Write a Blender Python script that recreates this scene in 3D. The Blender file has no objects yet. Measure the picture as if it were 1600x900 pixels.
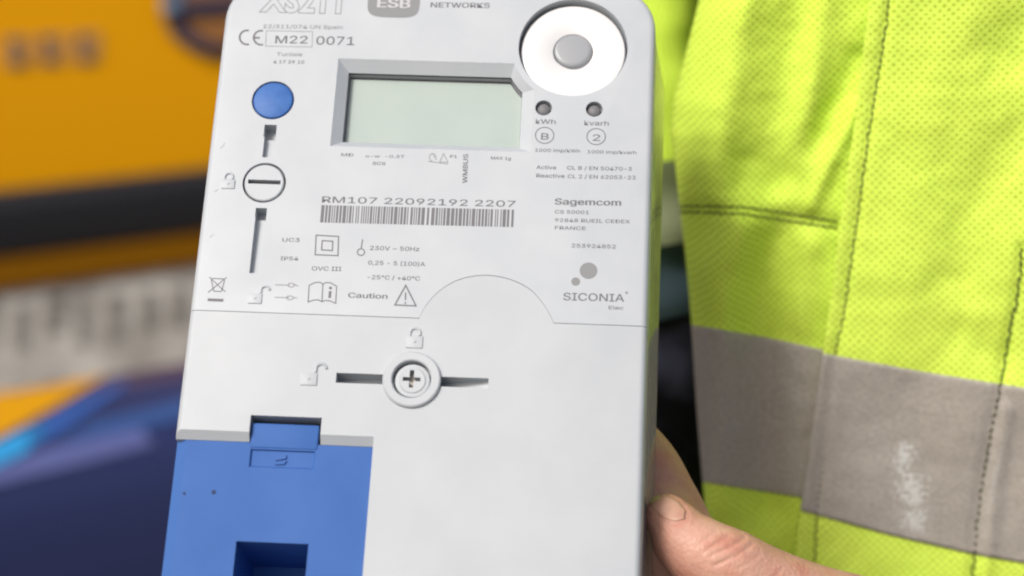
import bpy, bmesh, math, random
import numpy as np
from mathutils import Vector, Matrix
from mathutils.bvhtree import BVHTree
random.seed(7); np.random.seed(7)
S = bpy.context.scene
COL = S.collection
R = math.radians
# ------------------------------------------------------------------ camera
F = 3000.0                      # focal length in pixels of a 1600 wide frame
PITCH = R(15.0)
CAMZ = 1.45
cam_d = bpy.data.cameras.new('camera')
cam = bpy.data.objects.new('camera', cam_d); COL.objects.link(cam)
cam.location = (0, 0, CAMZ)
cam.rotation_euler = (R(90) - PITCH, 0, 0)
cam_d.sensor_width = 36.0; cam_d.lens = F / 1600 * 36.0
cam_d.clip_start = 0.01; cam_d.clip_end = 500
cam_d.dof.use_dof = True
cam_d.dof.focus_distance = 0.537
cam_d.dof.aperture_fstop = 8.0
S.camera = cam
# ------------------------------------------------------------------ world, sun, exposure
SUN_DIR = Vector((-0.44, -0.52, 0.73)).normalized()     # towards the sun
W = bpy.data.worlds.new('World'); S.world = W; W.use_nodes = True
nt = W.node_tree; bg = nt.nodes['Background']
sky = nt.nodes.new('ShaderNodeTexSky'); sky.sky_type = 'NISHITA'; sky.sun_disc = False
sky.sun_elevation = math.asin(SUN_DIR.z); sky.sun_rotation = math.atan2(SUN_DIR.x, SUN_DIR.y)
sky.air_density = 1.0; sky.dust_density = 6.0; sky.ozone_density = 0.6
nt.links.new(sky.outputs[0], bg.inputs[0]); bg.inputs[1].default_value = 0.10
sd = bpy.data.lights.new('sun', 'SUN'); sd.energy = 2.0; sd.angle = R(14); sd.color = (1.0, 0.985, 0.965)
sun = bpy.data.objects.new('sun', sd); COL.objects.link(sun)
sun.rotation_euler = (-SUN_DIR).to_track_quat('-Z', 'Y').to_euler(); sun.location = (-2, -2, 4)
vs = S.view_settings
vs.view_transform = 'Standard'; vs.look = 'None'; vs.gamma = 1.0; vs.use_curve_mapping = False
vs.exposure = 0.25
S.render.engine = 'CYCLES'
S.cycles.use_denoising = True
S.cycles.filter_width = 2.15
S.cycles.max_bounces = 8
# ------------------------------------------------------------------ helpers: frames
CM = Matrix.Translation((0, 0, CAMZ)) @ Matrix.Rotation(R(90) - PITCH, 4, 'X')
CMI = CM.inverted()
def ray(u, v): return Vector(((u - 800) / F, (450 - v) / F, -1.0))
def pt(u, v, d): return CM @ (ray(u, v) * d)            # world point at depth d along a sight line
def zrot(a): return Matrix.Rotation(a, 3, 'Z')
AX, AY, AZ = R(-21.18), R(-3.16), R(-3.15)
RM = zrot(AZ) @ Matrix.Rotation(AX, 3, 'X') @ Matrix.Rotation(AY, 3, 'Y')
TM = Vector((-0.026, -0.0087, -0.5258))
METER = CM @ (Matrix.Translation(TM) @ RM.to_4x4())
def mp(u, v, z=0.0):                                    # photo position -> point on the meter's own plane at height z
    n = RM.col[2]; d = ray(u, v); o = TM + n * z
    k = n.dot(o) / n.dot(d)
    q = RM.transposed() @ (d * k - TM)
    return Vector((q.x, q.y, z))
PXM = 1 / 5650.0                                        # metres per photo pixel on the meter, about
# ------------------------------------------------------------------ helpers: objects
def tag(o, label=None, cat=None, group=None, kind=None):
    if label: o['label'] = label
    if cat: o['category'] = cat
    if group: o['group'] = group
    if kind: o['kind'] = kind
    return o
def empty(name, mw):
    o = bpy.data.objects.new(name, None); COL.objects.link(o); o.matrix_world = mw
    o.empty_display_size = 0.02
    return o
def link(name, me, mat, parent=None, smooth=None):
    if mat is not None and len(me.materials) == 0: me.materials.append(mat)
    o = bpy.data.objects.new(name, me); COL.objects.link(o)
    if parent is not None: o.parent = parent
    if smooth is not None:
        for p in me.polygons: p.use_smooth = True
        me.set_sharp_from_angle(angle=R(smooth))
    return o
def mesh(verts, faces, name='m'):
    me = bpy.data.meshes.new(name); me.from_pydata([tuple(v) for v in verts], [], faces); me.update()
    return me
def fixn(me):
    bm = bmesh.new(); bm.from_mesh(me); bmesh.ops.remove_doubles(bm, verts=bm.verts, dist=1e-7)
    bmesh.ops.recalc_face_normals(bm, faces=bm.faces); bm.to_mesh(me); bm.free(); return me
def prism(poly, z0, z1, poly0=None):                    # solid between outline poly at z1 (top) and poly0 at z0
    n = len(poly); p0 = poly0 or poly
    V = [(p[0], p[1], z1) for p in poly] + [(p[0], p[1], z0) for p in p0]
    Fc = [list(range(n)), list(range(2 * n - 1, n - 1, -1))] + [[i, n + i, n + (i + 1) % n, (i + 1) % n] for i in range(n)]
    return fixn(mesh(V, Fc))
def circ(c, r, n=48, a0=0, a1=2 * math.pi, ry=None):
    full = abs(a1 - a0 - 2 * math.pi) < 1e-6
    m = n if full else n + 1
    return [(c[0] + r * math.cos(a0 + (a1 - a0) * i / n), c[1] + (ry or r) * math.sin(a0 + (a1 - a0) * i / n)) for i in range(m)]
def evmesh(o):
    dg = bpy.context.evaluated_depsgraph_get(); dg.update()
    return bpy.data.meshes.new_from_object(o.evaluated_get(dg))
def boolean(me, ops):
    a = bpy.data.objects.new('tmp_a', me); COL.objects.link(a); tmp = [a]
    for op, cm in ops:
        b = bpy.data.objects.new('tmp_b', cm); COL.objects.link(b); tmp.append(b); b.hide_render = True
        m = a.modifiers.new('b', 'BOOLEAN'); m.operation = op; m.solver = 'EXACT'; m.object = b
    r = evmesh(a)
    for t in tmp: bpy.data.objects.remove(t)
    return r
def joinm(ms):
    bm = bmesh.new()
    for m in ms: bm.from_mesh(m)
    me = bpy.data.meshes.new('j'); bm.to_mesh(me); bm.free(); return me
def lathe(c, prof, n=56):                               # prof: (r, z) from the centre outwards
    V, Fc = [], []
    for r, z in prof:
        for i in range(n):
            a = 2 * math.pi * i / n; V.append((c[0] + r * math.cos(a), c[1] + r * math.sin(a), z))
    for k in range(len(prof) - 1):
        for i in range(n): Fc.append([k * n + i, k * n + (i + 1) % n, (k + 1) * n + (i + 1) % n, (k + 1) * n + i])
    if prof[0][0] < 1e-3: pass
    Fc.append([i for i in range(n)])
    return fixn(mesh(V, Fc))
def tube(pts, rad, n=8, closed=False, capped=True):
    pts = [Vector(p) for p in pts]; N = len(pts); V, Fc = [], []
    rads = rad if hasattr(rad, '__len__') else [rad] * N
    up = None
    for i, p in enumerate(pts):
        if closed: t = (pts[(i + 1) % N] - pts[i - 1]).normalized()
        else: t = (pts[min(i + 1, N - 1)] - pts[max(i - 1, 0)]).normalized()
        if up is None:
            up = Vector((0, 0, 1)) if abs(t.z) < 0.9 else Vector((1, 0, 0))
        s = t.cross(up).normalized(); up = s.cross(t).normalized()
        for k in range(n):
            a = 2 * math.pi * k / n; V.append(p + (s * math.cos(a) + up * math.sin(a)) * rads[i])
    for i in range(N if closed else N - 1):
        j = (i + 1) % N
        for k in range(n): Fc.append([i * n + k, i * n + (k + 1) % n, j * n + (k + 1) % n, j * n + k])
    if capped and not closed: Fc += [list(range(n))[::-1], [(N - 1) * n + k for k in range(n)]]
    return fixn(mesh(V, Fc))
def ribbon(pts, w, z0, z1, closed=False):               # flat printed stroke of width w in the meter plane
    P = [Vector((p[0], p[1])) for p in pts]; N = len(P); L, Rr = [], []
    for i in range(N):
        a = P[i - 1] if (closed or i > 0) else P[i]; b = P[(i + 1) % N] if (closed or i < N - 1) else P[i]
        t1 = (P[i] - a); t2 = (b - P[i])
        t1 = t1.normalized() if t1.length > 0 else t2.normalized(); t2 = t2.normalized() if t2.length > 0 else t1
        t = (t1 + t2); t = t.normalized() if t.length > 1e-6 else t1
        nrm = Vector((-t.y, t.x)); k = 1 / max(0.4, nrm.dot(Vector((-t1.y, t1.x))))
        L.append(P[i] + nrm * w / 2 * k); Rr.append(P[i] - nrm * w / 2 * k)
    V = [(q.x, q.y, z1) for q in L] + [(q.x, q.y, z1) for q in Rr] + [(q.x, q.y, z0) for q in L] + [(q.x, q.y, z0) for q in Rr]
    Fc = []
    for i in range(N if closed else N - 1):
        j = (i + 1) % N
        Fc += [[i, N + i, N + j, j], [i, j, 2 * N + j, 2 * N + i], [N + j, N + i, 3 * N + i, 3 * N + j]]
    return fixn(mesh(V, Fc))
# ------------------------------------------------------------------ materials
def mat(name, col, rough=0.5, metal=0.0, spec=0.5):
    m = bpy.data.materials.new(name); m.use_nodes = True
    b = m.node_tree.nodes['Principled BSDF']
    b.inputs['Base Color'].default_value = (*col, 1); b.inputs['Roughness'].default_value = rough
    b.inputs['Metallic'].default_value = metal; b.inputs['Specular IOR Level'].default_value = spec
    return m
def N(m, t, **kw):
    n = m.node_tree.nodes.new(t)
    for k, v in kw.items(): setattr(n, k, v)
    return n
def B(m): return m.node_tree.nodes['Principled BSDF']
def lk(m, a, b): m.node_tree.links.new(a, b)
def mottle(m, scale, c1, c2, detail=4, lo=0.35, hi=0.65, coord='Object'):
    tc = N(m, 'ShaderNodeTexCoord'); nz = N(m, 'ShaderNodeTexNoise'); nz.inputs['Scale'].default_value = scale
    nz.inputs['Detail'].default_value = detail
    cr = N(m, 'ShaderNodeValToRGB'); cr.color_ramp.elements[0].position = lo; cr.color_ramp.elements[1].position = hi
    cr.color_ramp.elements[0].color = (*c1, 1); cr.color_ramp.elements[1].color = (*c2, 1)
    lk(m, tc.outputs[coord], nz.inputs['Vector']); lk(m, nz.outputs['Fac'], cr.inputs[0]); lk(m, cr.outputs[0], B(m).inputs['Base Color'])
    return tc, nz, cr
def grain(m, scale, strength, dist=0.0002, coord='Object'):
    tc = N(m, 'ShaderNodeTexCoord'); nz = N(m, 'ShaderNodeTexNoise'); nz.inputs['Scale'].default_value = scale; nz.inputs['Detail'].default_value = 3
    bp = N(m, 'ShaderNodeBump'); bp.inputs['Strength'].default_value = strength; bp.inputs['Distance'].default_value = dist
    lk(m, tc.outputs[coord], nz.inputs['Vector']); lk(m, nz.outputs['Fac'], bp.inputs['Height']); lk(m, bp.outputs[0], B(m).inputs['Normal'])
M = {}
M['white'] = mat('white_plastic', (0.53, 0.535, 0.545), 0.48); mottle(M['white'], 60, (0.420, 0.452, 0.482), (0.455, 0.485, 0.513)); grain(M['white'], 2600, 0.12)
M['white2'] = mat('white_cover_plastic', (0.53, 0.532, 0.535), 0.5); mottle(M['white2'], 45, (0.410, 0.440, 0.466), (0.442, 0.470, 0.494))
M['rear'] = mat('gloss_grey_housing', (0.22, 0.225, 0.22), 0.12); grain(M['white2'], 2600, 0.12)
M['ring'] = mat('gloss_white', (0.70, 0.70, 0.705), 0.3)
M['sensor'] = mat('grey_window', (0.30, 0.315, 0.335), 0.35)
M['blue'] = mat('blue_plastic', (0.09, 0.225, 0.60), 0.6, 0, .22); mottle(M['blue'], 40, (0.037, 0.114, 0.355), (0.047, 0.132, 0.39)); grain(M['blue'], 2600, 0.12)
M['button'] = mat('button_blue', (0.07, 0.22, 0.62), 0.5, 0, .3); mottle(M['button'], 300, (0.038, 0.125, 0.38), (0.048, 0.15, 0.43))
M['ink'] = mat('grey_print', (0.135, 0.135, 0.145), 0.6)
M['ink2'] = mat('pale_grey_print', (0.24, 0.245, 0.255), 0.6)
M['badge'] = mat('badge_grey', (0.215, 0.22, 0.23), 0.6)
M['paper'] = mat('white_print', (0.48, 0.485, 0.495), 0.6)
M['dark'] = mat('dark_gap', (0.02, 0.02, 0.022), 0.6)
M['lcd'] = mat('lcd_glass', (0.55, 0.64, 0.56), 0.3, 0, .3); mottle(M['lcd'], 90, (0.372, 0.44, 0.41), (0.387, 0.455, 0.425))
M['lcdgap'] = mat('lcd_gasket', (0.10, 0.10, 0.11), 0.5)
M['led'] = mat('led_grey', (0.17, 0.17, 0.18), 0.5, 0, .3)
M['brassy'] = mat('screw_steel', (0.24, 0.225, 0.205), 0.45, 0.7)
M['speck'] = mat('dirt', (0.02, 0.04, 0.10), 0.8)
# ------------------------------------------------------------------ electricity meter
HW = 0.063
meter = empty('electricity_meter', METER)
tag(meter, 'white electricity meter with blank screen and blue lower cover, held up by a hand', 'electricity meter')
YT = mp(944, -26).y; YB = -0.118
YP1 = mp(297, 484).y; YP2 = mp(1008, 512).y
YP = (YP1 + YP2 + mp(655, 496).y + mp(865, 504).y) / 4
def rrect(x0, x1, y0, y1, r, n=10):
    P = []
    for cx, cy, a in ((x1 - r, y1 - r, 0), (x0 + r, y1 - r, 90), (x0 + r, y0 + r, 180), (x1 - r, y0 + r, 270)):
        P += circ((cx, cy), r, n, R(a), R(a + 90))
    return P
def body(rear=False):
    rows = []
    br = 0.0019
    for k in range(7):
        a = R(90) * k / 6
        ins = br * (1 - math.sin(a)); z = -br * (1 - math.cos(a))
        rows.append((rrect(-HW + ins, HW - ins, YB + ins, YT - ins, 0.0145 - ins), z))
    FL = 0.0042                                         # the base is wider on the right
    if rear: rows = []
    for z, fx in ((-0.0121, 0.0004), (-0.013, 0.0007), (-0.043, FL), (-0.044, FL - .001)) if rear else ((-0.012, 0.0006),):
        rows.append(([(x + (fx if x > 0 else 0), y) for x, y in rrect(-HW, HW, YB, YT, 0.0145)], z))
    n = len(rows[0][0]); V, Fc = [], []
    for P, z in rows: V += [(x, y, z) for x, y in P]
    for k in range(len(rows) - 1):
        for i in range(n): Fc.append([k * n + i, (k + 1) * n + i, (k + 1) * n + (i + 1) % n, k * n + (i + 1) % n])
    Fc.append(list(range(n))); Fc.append(list(range(len(rows) * n - 1, (len(rows) - 1) * n - 1, -1)))
    return fixn(mesh(V, Fc))
# the line where the upper cover meets the terminal cover: straight, an arch, straight
dome = [mp(*p) for p in ((655, 496), (668, 474), (690, 452), (720, 436), (757, 430), (795, 436), (828, 452), (851, 478), (865, 504))]
def smoothline(P, n=6):
    out = []
    for i in range(len(P) - 1):
        p0, p1, p2, p3 = P[max(i - 1, 0)], P[i], P[i + 1], P[min(i + 2, len(P) - 1)]
        for k in range(n):
            t = k / n
            out.append(tuple(0.5 * ((2 * p1[j]) + (p2[j] - p0[j]) * t + (2 * p0[j] - 5 * p1[j] + 4 * p2[j] - p3[j]) * t * t + (3 * p1[j] - p0[j] - 3 * p2[j] + p3[j]) * t ** 3) for j in range(2)))
    out.append((P[-1][0], P[-1][1])); return out
dm = smoothline(dome)
dm[0] = (dm[0][0], YP); dm[-1] = (dm[-1][0], YP)
gap = 0.00009
def shift(P, d): return [(x, y + d) for x, y in P]
lineP = [(-0.09, YP)] + dm + [(0.09, YP)]
up_region = shift(lineP, gap) + [(0.09, 0.2), (-0.09, 0.2)]
lo_region = shift(lineP, -gap) + [(0.09, -0.2), (-0.09, -0.2)]
D = lambda u, v, z=0.0: mp(u, v, z)
# --- openings of the upper cover
dial_c = mp(895.5, 73.5); dial_r = (mp(981, 75).x - mp(810.5, 72).x) / 2
arc_r = dial_r + 0.0019
lo_l, lo_t, lo_b = (mp(529, 93).x + mp(516, 226).x) / 2, (mp(529, 93).y + mp(795, 97.5).y) / 2, (mp(516, 227).y + mp(830, 239).y) / 2
lo_r = mp(831.5, 190).x
ZB = -0.0024
li_l = (mp(545, 115, ZB).x + mp(535, 222, ZB).x) / 2; li_t = (mp(545, 115, ZB).y + mp(799, 120.5, ZB).y) / 2
li_b = (mp(535, 222, ZB).y + mp(812, 231, ZB).y) / 2; li_r = (mp(816, 140, ZB).x + mp(812, 230, ZB).x) / 2
def notch(l, r, b, t, rad):                             # rectangle whose upper right corner follows the dial's collar
    xt = dial_c.x - math.sqrt(max(rad ** 2 - (dial_c.y - t) ** 2, 1e-9)); yr = dial_c.y - math.sqrt(max(rad ** 2 - (r - dial_c.x) ** 2, 1e-9))
    a0 = math.atan2(t - dial_c.y, xt - dial_c.x); a1 = math.atan2(yr - dial_c.y, r - dial_c.x)
    if a0 > 0: a0 -= 2 * math.pi
    arc = [(dial_c.x + rad * math.cos(a0 + (a1 - a0) * i / 10), dial_c.y + rad * math.sin(a0 + (a1 - a0) * i / 10)) for i in range(11)]
    return [(l, b), (l, t)] + arc + [(r, b)]
lcd_out = notch(lo_l, lo_r, lo_b, lo_t, arc_r)
lcd_in = notch(li_l, li_r, li_b, li_t, arc_r + 0.0022)
btn_c = mp(426.5, 156.5); btn_r = 34 * PXM * 1.02
scr_c = mp(412.8, 285.5); scr_r = (mp(447, 285).x - mp(379, 285).x) / 2
led_c = [mp(849.5, 168.5), mp(928.5, 170.5)]; led_r = 13.6 * PXM
def ramp(u0, u1, v0, v1, deep, shallow, axis, rev=False):   # slot whose floor climbs from deep to shallow
    a = mp((u0 + u1) / 2, v0); b = mp((u0 + u1) / 2, v1)
    if axis == 'y':
        x0 = mp(u0, (v0 + v1) / 2).x; x1 = mp(u1, (v0 + v1) / 2).x; y1 = a.y; y0 = b.y
        zt, zb = (-deep, -shallow)
        V = [(x0, y0, .001), (x1, y0, .001), (x1, y1, .001), (x0, y1, .001), (x0, y0, zb), (x1, y0, zb), (x1, y1, zt), (x0, y1, zt)]
    else:
        x0 = mp(u0, (v0 + v1) / 2).x; x1 = mp(u1, (v0 + v1) / 2).x; y1 = a.y; y0 = b.y
        zl, zr = (-shallow, -deep) if not rev else (-deep, -shallow)
        V = [(x0, y0, .001), (x1, y0, .001), (x1, y1, .001), (x0, y1, .001), (x0, y0, zl), (x1, y0, zr), (x1, y1, zr), (x0, y1, zl)]
    return fixn(mesh(V, [[0, 1, 2, 3], [7, 6, 5, 4], [0, 4, 5, 1], [1, 5, 6, 2], [2, 6, 7, 3], [3, 7, 4, 0]]))
upper_ops = [('INTERSECT', prism(up_region, -0.2, 0.1)),
    ('DIFFERENCE', prism(circ(dial_c, dial_r, 72), -0.006, 0.001)),
    ('DIFFERENCE', prism(lcd_out, -0.006, 0.001)),
    ('DIFFERENCE', prism(circ(btn_c, btn_r), -0.004, 0.001)),
    ('DIFFERENCE', prism(circ(scr_c, scr_r), -0.004, 0.001)),
    ('DIFFERENCE', ramp(412.5, 430, 195, 246, 0.0024, 0.0020, 'y')), ('DIFFERENCE', ramp(412.6, 429.9, 194.9, 214, 0.0045, 0.0042, 'y')),
    ('DIFFERENCE', ramp(395, 412, 325, 427, 0.0026, 0.0020, 'y')), ('DIFFERENCE', ramp(399.1, 415.5, 324.9, 339, 0.0048, 0.0045, 'y'))]
for c in led_c: upper_ops.append(('DIFFERENCE', prism(circ(c, led_r, 32), -0.003, 0.001)))
uc = boolean(body(), upper_ops)
ZBL0 = -.0019
upper = link('upper_cover', uc, M['white'], meter, 25)
hl, hr_, ht = mp(369, 848, ZBL0).x, mp(482, 850, ZBL0).x, (mp(369, 846, ZBL0).y + mp(482, 849.5, ZBL0).y) / 2
hb = ht - 0.0245
link('rear_housing', boolean(body(True), [('DIFFERENCE', prism([(hl - .0013, hb - .0013), (hr_ + .0013, hb - .0013), (hr_ + .0013, ht + .0013), (hl - .0013, ht + .0013)], -0.034, 0))]), M['rear'], meter, 40)
# --- terminal cover
XB = (mp(581, 690).x + mp(569, 900).x) / 2; ZBL = -0.0019
yb_top = (mp(273, 671).y + mp(581, 681).y) / 2
yb_bot = (mp(273, 687, ZBL).y + mp(581, 697, ZBL).y) / 2
step = fixn(mesh([(-.09, -.2, .001), (XB, -.2, .001), (XB, yb_top + (yb_top - yb_bot) * .001 / -ZBL, .001), (-.09, yb_top + (yb_top - yb_bot) * .001 / -ZBL, .001),
    (-.09, -.2, ZBL - .004), (XB, -.2, ZBL - .004), (XB, yb_bot, ZBL - .004), (-.09, yb_bot, ZBL - .004), (-.09, yb_bot, ZBL), (XB, yb_bot, ZBL)],
    [[0, 1, 2, 3], [7, 6, 5, 4], [0, 4, 5, 1], [1, 5, 6, 9, 2], [2, 9, 8, 3], [9, 6, 7, 8], [3, 8, 7, 4, 0]]))
nl, nr = mp(390, 668).x, mp(501.5, 668).x; nt_ = (mp(390, 648.5).y + mp(502, 652.5).y) / 2
cs_c = mp(643.5, 594)
hub_r = 31.5 * PXM
hl, hr_, ht = mp(369, 848, ZBL).x, mp(482, 850, ZBL).x, (mp(369, 846, ZBL).y + mp(482, 849.5, ZBL).y) / 2
hb = ht - 0.0245
lower_ops = [('INTERSECT', prism(lo_region, -0.2, 0.1)), ('DIFFERENCE', step),
    ('DIFFERENCE', prism([(nl, yb_bot - .002), (nr, yb_bot - .002), (nr, nt_), (nl, nt_)], -0.008, 0.001)),
    ('DIFFERENCE', prism(circ(cs_c, hub_r), -0.003, 0.001)),
    ('DIFFERENCE', prism([(hl - .0013, hb - .0013), (hr_ + .0013, hb - .0013), (hr_ + .0013, ht + .0013), (hl - .0013, ht + .0013)], -0.05, -.003)),
    ('DIFFERENCE', ramp(525, 615, 584, 599.5, 0.0066, 0.0046, 'x', True)),
    ('DIFFERENCE', ramp(672, 763, 589.5, 605, 0.0070, 0.0024, 'x', True))]
lc = boolean(body(), lower_ops)
lower = link('terminal_cover', lc, M['white2'], meter, 25)
# --- blue cover with its square opening, bevelled left edge and latch
def blue_body():
    ch = 0.0030
    P1 = [(-HW + ch, YB + .001), (XB - .00012, YB + .001), (XB - .00012, yb_bot - .0001), (-HW + ch, yb_bot - .0001)]
    P2 = [(-HW, YB + .001), (XB - .00012, YB + .001), (XB - .00012, yb_bot - .0001), (-HW, yb_bot - .0001)]
    V = [(x, y, ZBL) for x, y in P1] + [(x, y, ZBL - .0024) for x, y in P2] + [(x, y, ZBL - .0036) for x, y in P2]
    Fc = [[0, 1, 2, 3], [11, 10, 9, 8]] + [[i, 4 + i, 4 + (i + 1) % 4, (i + 1) % 4] for i in range(4)] + [[4 + i, 8 + i, 8 + (i + 1) % 4, 4 + (i + 1) % 4] for i in range(4)]
    return fixn(mesh(V, Fc))
bb = blue_body()
shaft = prism([(hl - .0011, hb - .0011), (hr_ + .0011, hb - .0011), (hr_ + .0011, ht + .0011), (hl - .0011, ht + .0011)], ZBL - .0300, ZBL - .003)
ems = [mp(388, 701, ZBL), mp(494, 704, ZBL), mp(494, 735, ZBL), mp(387, 733, ZBL)]
ex0, ex1, ey1, ey0 = (ems[0].x + ems[3].x) / 2, (ems[1].x + ems[2].x) / 2, (ems[0].y + ems[1].y) / 2, (ems[2].y + ems[3].y) / 2
tray = prism([(ex0, ey0), (ex1, ey0), (ex1, ey1), (ex0, ey1)], ZBL - .0007, ZBL + .0006, [(ex0 + .0009, ey0 + .0009), (ex1 - .0009, ey0 + .0009), (ex1 - .0009, ey1 - .0003), (ex0 + .0009, ey1 - .0003)])
bl = boolean(bb, [('UNION', shaft), ('DIFFERENCE', prism([(hl, hb), (hr_, hb), (hr_, ht), (hl, ht)], ZBL - .0292, .001)), ('DIFFERENCE', tray)])
blue = link('module_cover', bl, M['blue'], meter, 25)
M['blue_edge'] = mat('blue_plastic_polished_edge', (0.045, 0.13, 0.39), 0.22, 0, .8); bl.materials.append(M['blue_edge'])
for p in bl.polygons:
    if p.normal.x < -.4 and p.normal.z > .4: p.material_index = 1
xm = (ex0 + ex1) / 2; ym = (ey0 + ey1) / 2
link('arrow_emblem', joinm([prism([(xm - .0018, ym + .0012), (xm + .0010, ym + .0014), (xm + .0010, ym + .0004), (xm - .0018, ym - .0002)], ZBL - .00075, ZBL - .0002),
    prism([(xm - .0019, ym - .0006), (xm + .0012, ym - .0002), (xm + .0006, ym - .0012), (xm - .0019, ym - .0013)], ZBL - .00075, ZBL - .0002)]), M['blue'], blue)
def rbox(x0, x1, y0, y1, z0, z1, r):
    me = prism([(x0, y0), (x1, y0), (x1, y1), (x0, y1)], z0, z1)
    bm = bmesh.new(); bm.from_mesh(me)
    bmesh.ops.bevel(bm, geom=[e for e in bm.edges], offset=r, segments=3, affect='EDGES', profile=0.5)
    bm.to_mesh(me); bm.free(); return me
tt = (mp(390, 660, -.0012).y + mp(500, 663, -.0012).y) / 2
link('latch', rbox(nl + .0002, nr - .0007, ey1 + .0002, tt, -.0058, ZBL + .00025, .0004), M['blue'], blue, 40)
link('latch_slot', prism([(nl - .0001, nt_ - .006), (nr + .0001, nt_ - .006), (nr + .0001, nt_ + .0001), (nl - .0001, nt_ + .0001)], -.0095, -.0062), M['dark'], lower)
sp = [prism(circ(mp(u, v, ZBL), r * PXM, 8), ZBL - .0002, ZBL + .00006) for u, v, r in ((334, 769, 3.6), (288, 771, 2.4))]
link('dirt_specks', joinm(sp), M['speck'], blue)['kind'] = 'stuff'
# --- screen: sloping bezel, gasket and glass
n = len(lcd_out)
V = [(x, y, -.00005) for x, y in lcd_out] + [(x, y, ZB) for x, y in lcd_in]
Fc = [[i, n + i, n + (i + 1) % n, (i + 1) % n] for i in range(n)]
bez = mesh(V, Fc); bm = bmesh.new(); bm.from_mesh(bez); bmesh.ops.recalc_face_normals(bm, faces=bm.faces)
for f in bm.faces:                                      # make the funnel face the viewer
    pass
bm.to_mesh(bez); bm.free()
link('screen_bezel', bez, M['white'], meter, 30)
gk = mesh([(x, y, ZB) for x, y in lcd_in] + [(x, y, ZB - .0034) for x, y in lcd_in], [[i, n + i, n + (i + 1) % n, (i + 1) % n] for i in range(n)] + [list(range(n, 2 * n))])
bm = bmesh.new(); bm.from_mesh(gk); bmesh.ops.recalc_face_normals(bm, faces=bm.faces); bm.to_mesh(gk); bm.free()
gk2 = mesh([(x, y, ZB - .0009) for x, y in notch(li_l + .0001, li_r - .0001, li_b + .0001, li_t - .0001, arc_r + .0023)] + [(x, y, ZB - .0034) for x, y in notch(li_l + .0001, li_r - .0001, li_b + .0001, li_t - .0001, arc_r + .0023)], [[i, n + i, n + (i + 1) % n, (i + 1) % n] for i in range(n)])
bm = bmesh.new(); bm.from_mesh(gk2); bmesh.ops.recalc_face_normals(bm, faces=bm.faces); bm.to_mesh(gk2); bm.free()
gko = link('screen_gasket', gk, M['lcdgap'], meter)
link('screen_spacer', gk2, mat('grey_spacer', (.42, .42, .46), .6), gko)
gl = notch(li_l + .00035, li_r - .0001, li_b + .00005, li_t - .0007, arc_r + .0027)
link('screen', prism(gl, ZB - .0033, ZB - .0026), M['lcd'], meter)
# --- optical port: bright ring and grey window
ring_r = dial_r - .0001
link('optical_port', lathe(dial_c + Vector((0, -.00035, 0)), [(0.0058, -.0042), (0.0058, -.0024), (0.0061, -.0022), (ring_r - .0014, -.0019), (ring_r - .0008, -.0021), (ring_r - .0005, -.0026), (ring_r - .0005, -.0055)], 72), M['ring'], meter, 40)
sc = mp(895, 76.5, -.0026)
link('sensor_window', lathe(sc, [(0.0001, -.0026), (0.0044, -.0026), (0.0052, -.0027), (0.00562, -.0031), (0.00562, -.005)], 48), M['sensor'], meter, 40)
# --- push button, indicator lamps
link('push_button', lathe(btn_c, [(0.0001, .0003), (btn_r - .0012, .0002), (btn_r - .0006, 0.0), (btn_r - .00035, -.0005), (btn_r - .00035, -.0038)], 48), M['button'], meter, 40)
link('button_well', prism(circ(btn_c, btn_r - .00002), -.0041, -.0010), mat('button_well_blue', (0.02, 0.07, 0.25), 0.5), meter)
lam = None
for c in led_c:
    pr = [(0.0001, -.0004)] + [(led_r * .8 * math.sin(R(a)), -.0004 - .0011 * (1 - math.cos(R(a)))) for a in (20, 40, 60, 80)] + [(led_r * .82, -.003)]
    if lam is None:
        lam = link('indicator_lamp', lathe(Vector((0, 0, 0)), pr, 28), M['led'], meter, 60); lam.location = (c.x, c.y, 0)
    else:
        o = lam.copy(); COL.objects.link(o); o.location = (c.x, c.y, 0)
# --- slotted lock screw on the left, cross-head screw in the middle
sl = lathe(scr_c, [(0.0001, .0001), (scr_r - .0009, .0001), (scr_r - .00062, -.0001), (scr_r - .00055, -.0005), (scr_r - .00055, -.0038)], 56)
a, b = mp(388, 280.5), mp(438, 288.5)
sl = boolean(sl, [('DIFFERENCE', prism([(a.x, b.y), (b.x, b.y), (b.x, a.y), (a.x, a.y)], -.0022, .001))])
link('lock_screw', sl, M['white'], meter, 30)
link('screw_well', lathe(scr_c, [(0.0001, -.0016), (scr_r - .00002, -.0016), (scr_r - .00002, -.0042)], 48), mat('grey_well', (0.10, 0.10, 0.10), .6), meter)
hc = cs_c
o_r = 45 * PXM
col = lathe(hc, [(hub_r - .0003, -.0012), (hub_r - .0003, .0009), (hub_r, .0012), (o_r - .0005, .0012), (o_r - .0001, .0009), (o_r, .0004), (o_r, -.0004)], 64)
bm = bmesh.new(); bm.from_mesh(col)
for f in list(bm.faces):
    if len(f.verts) > 10: bm.faces.remove(f)
bm.to_mesh(col); bm.free()
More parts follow.
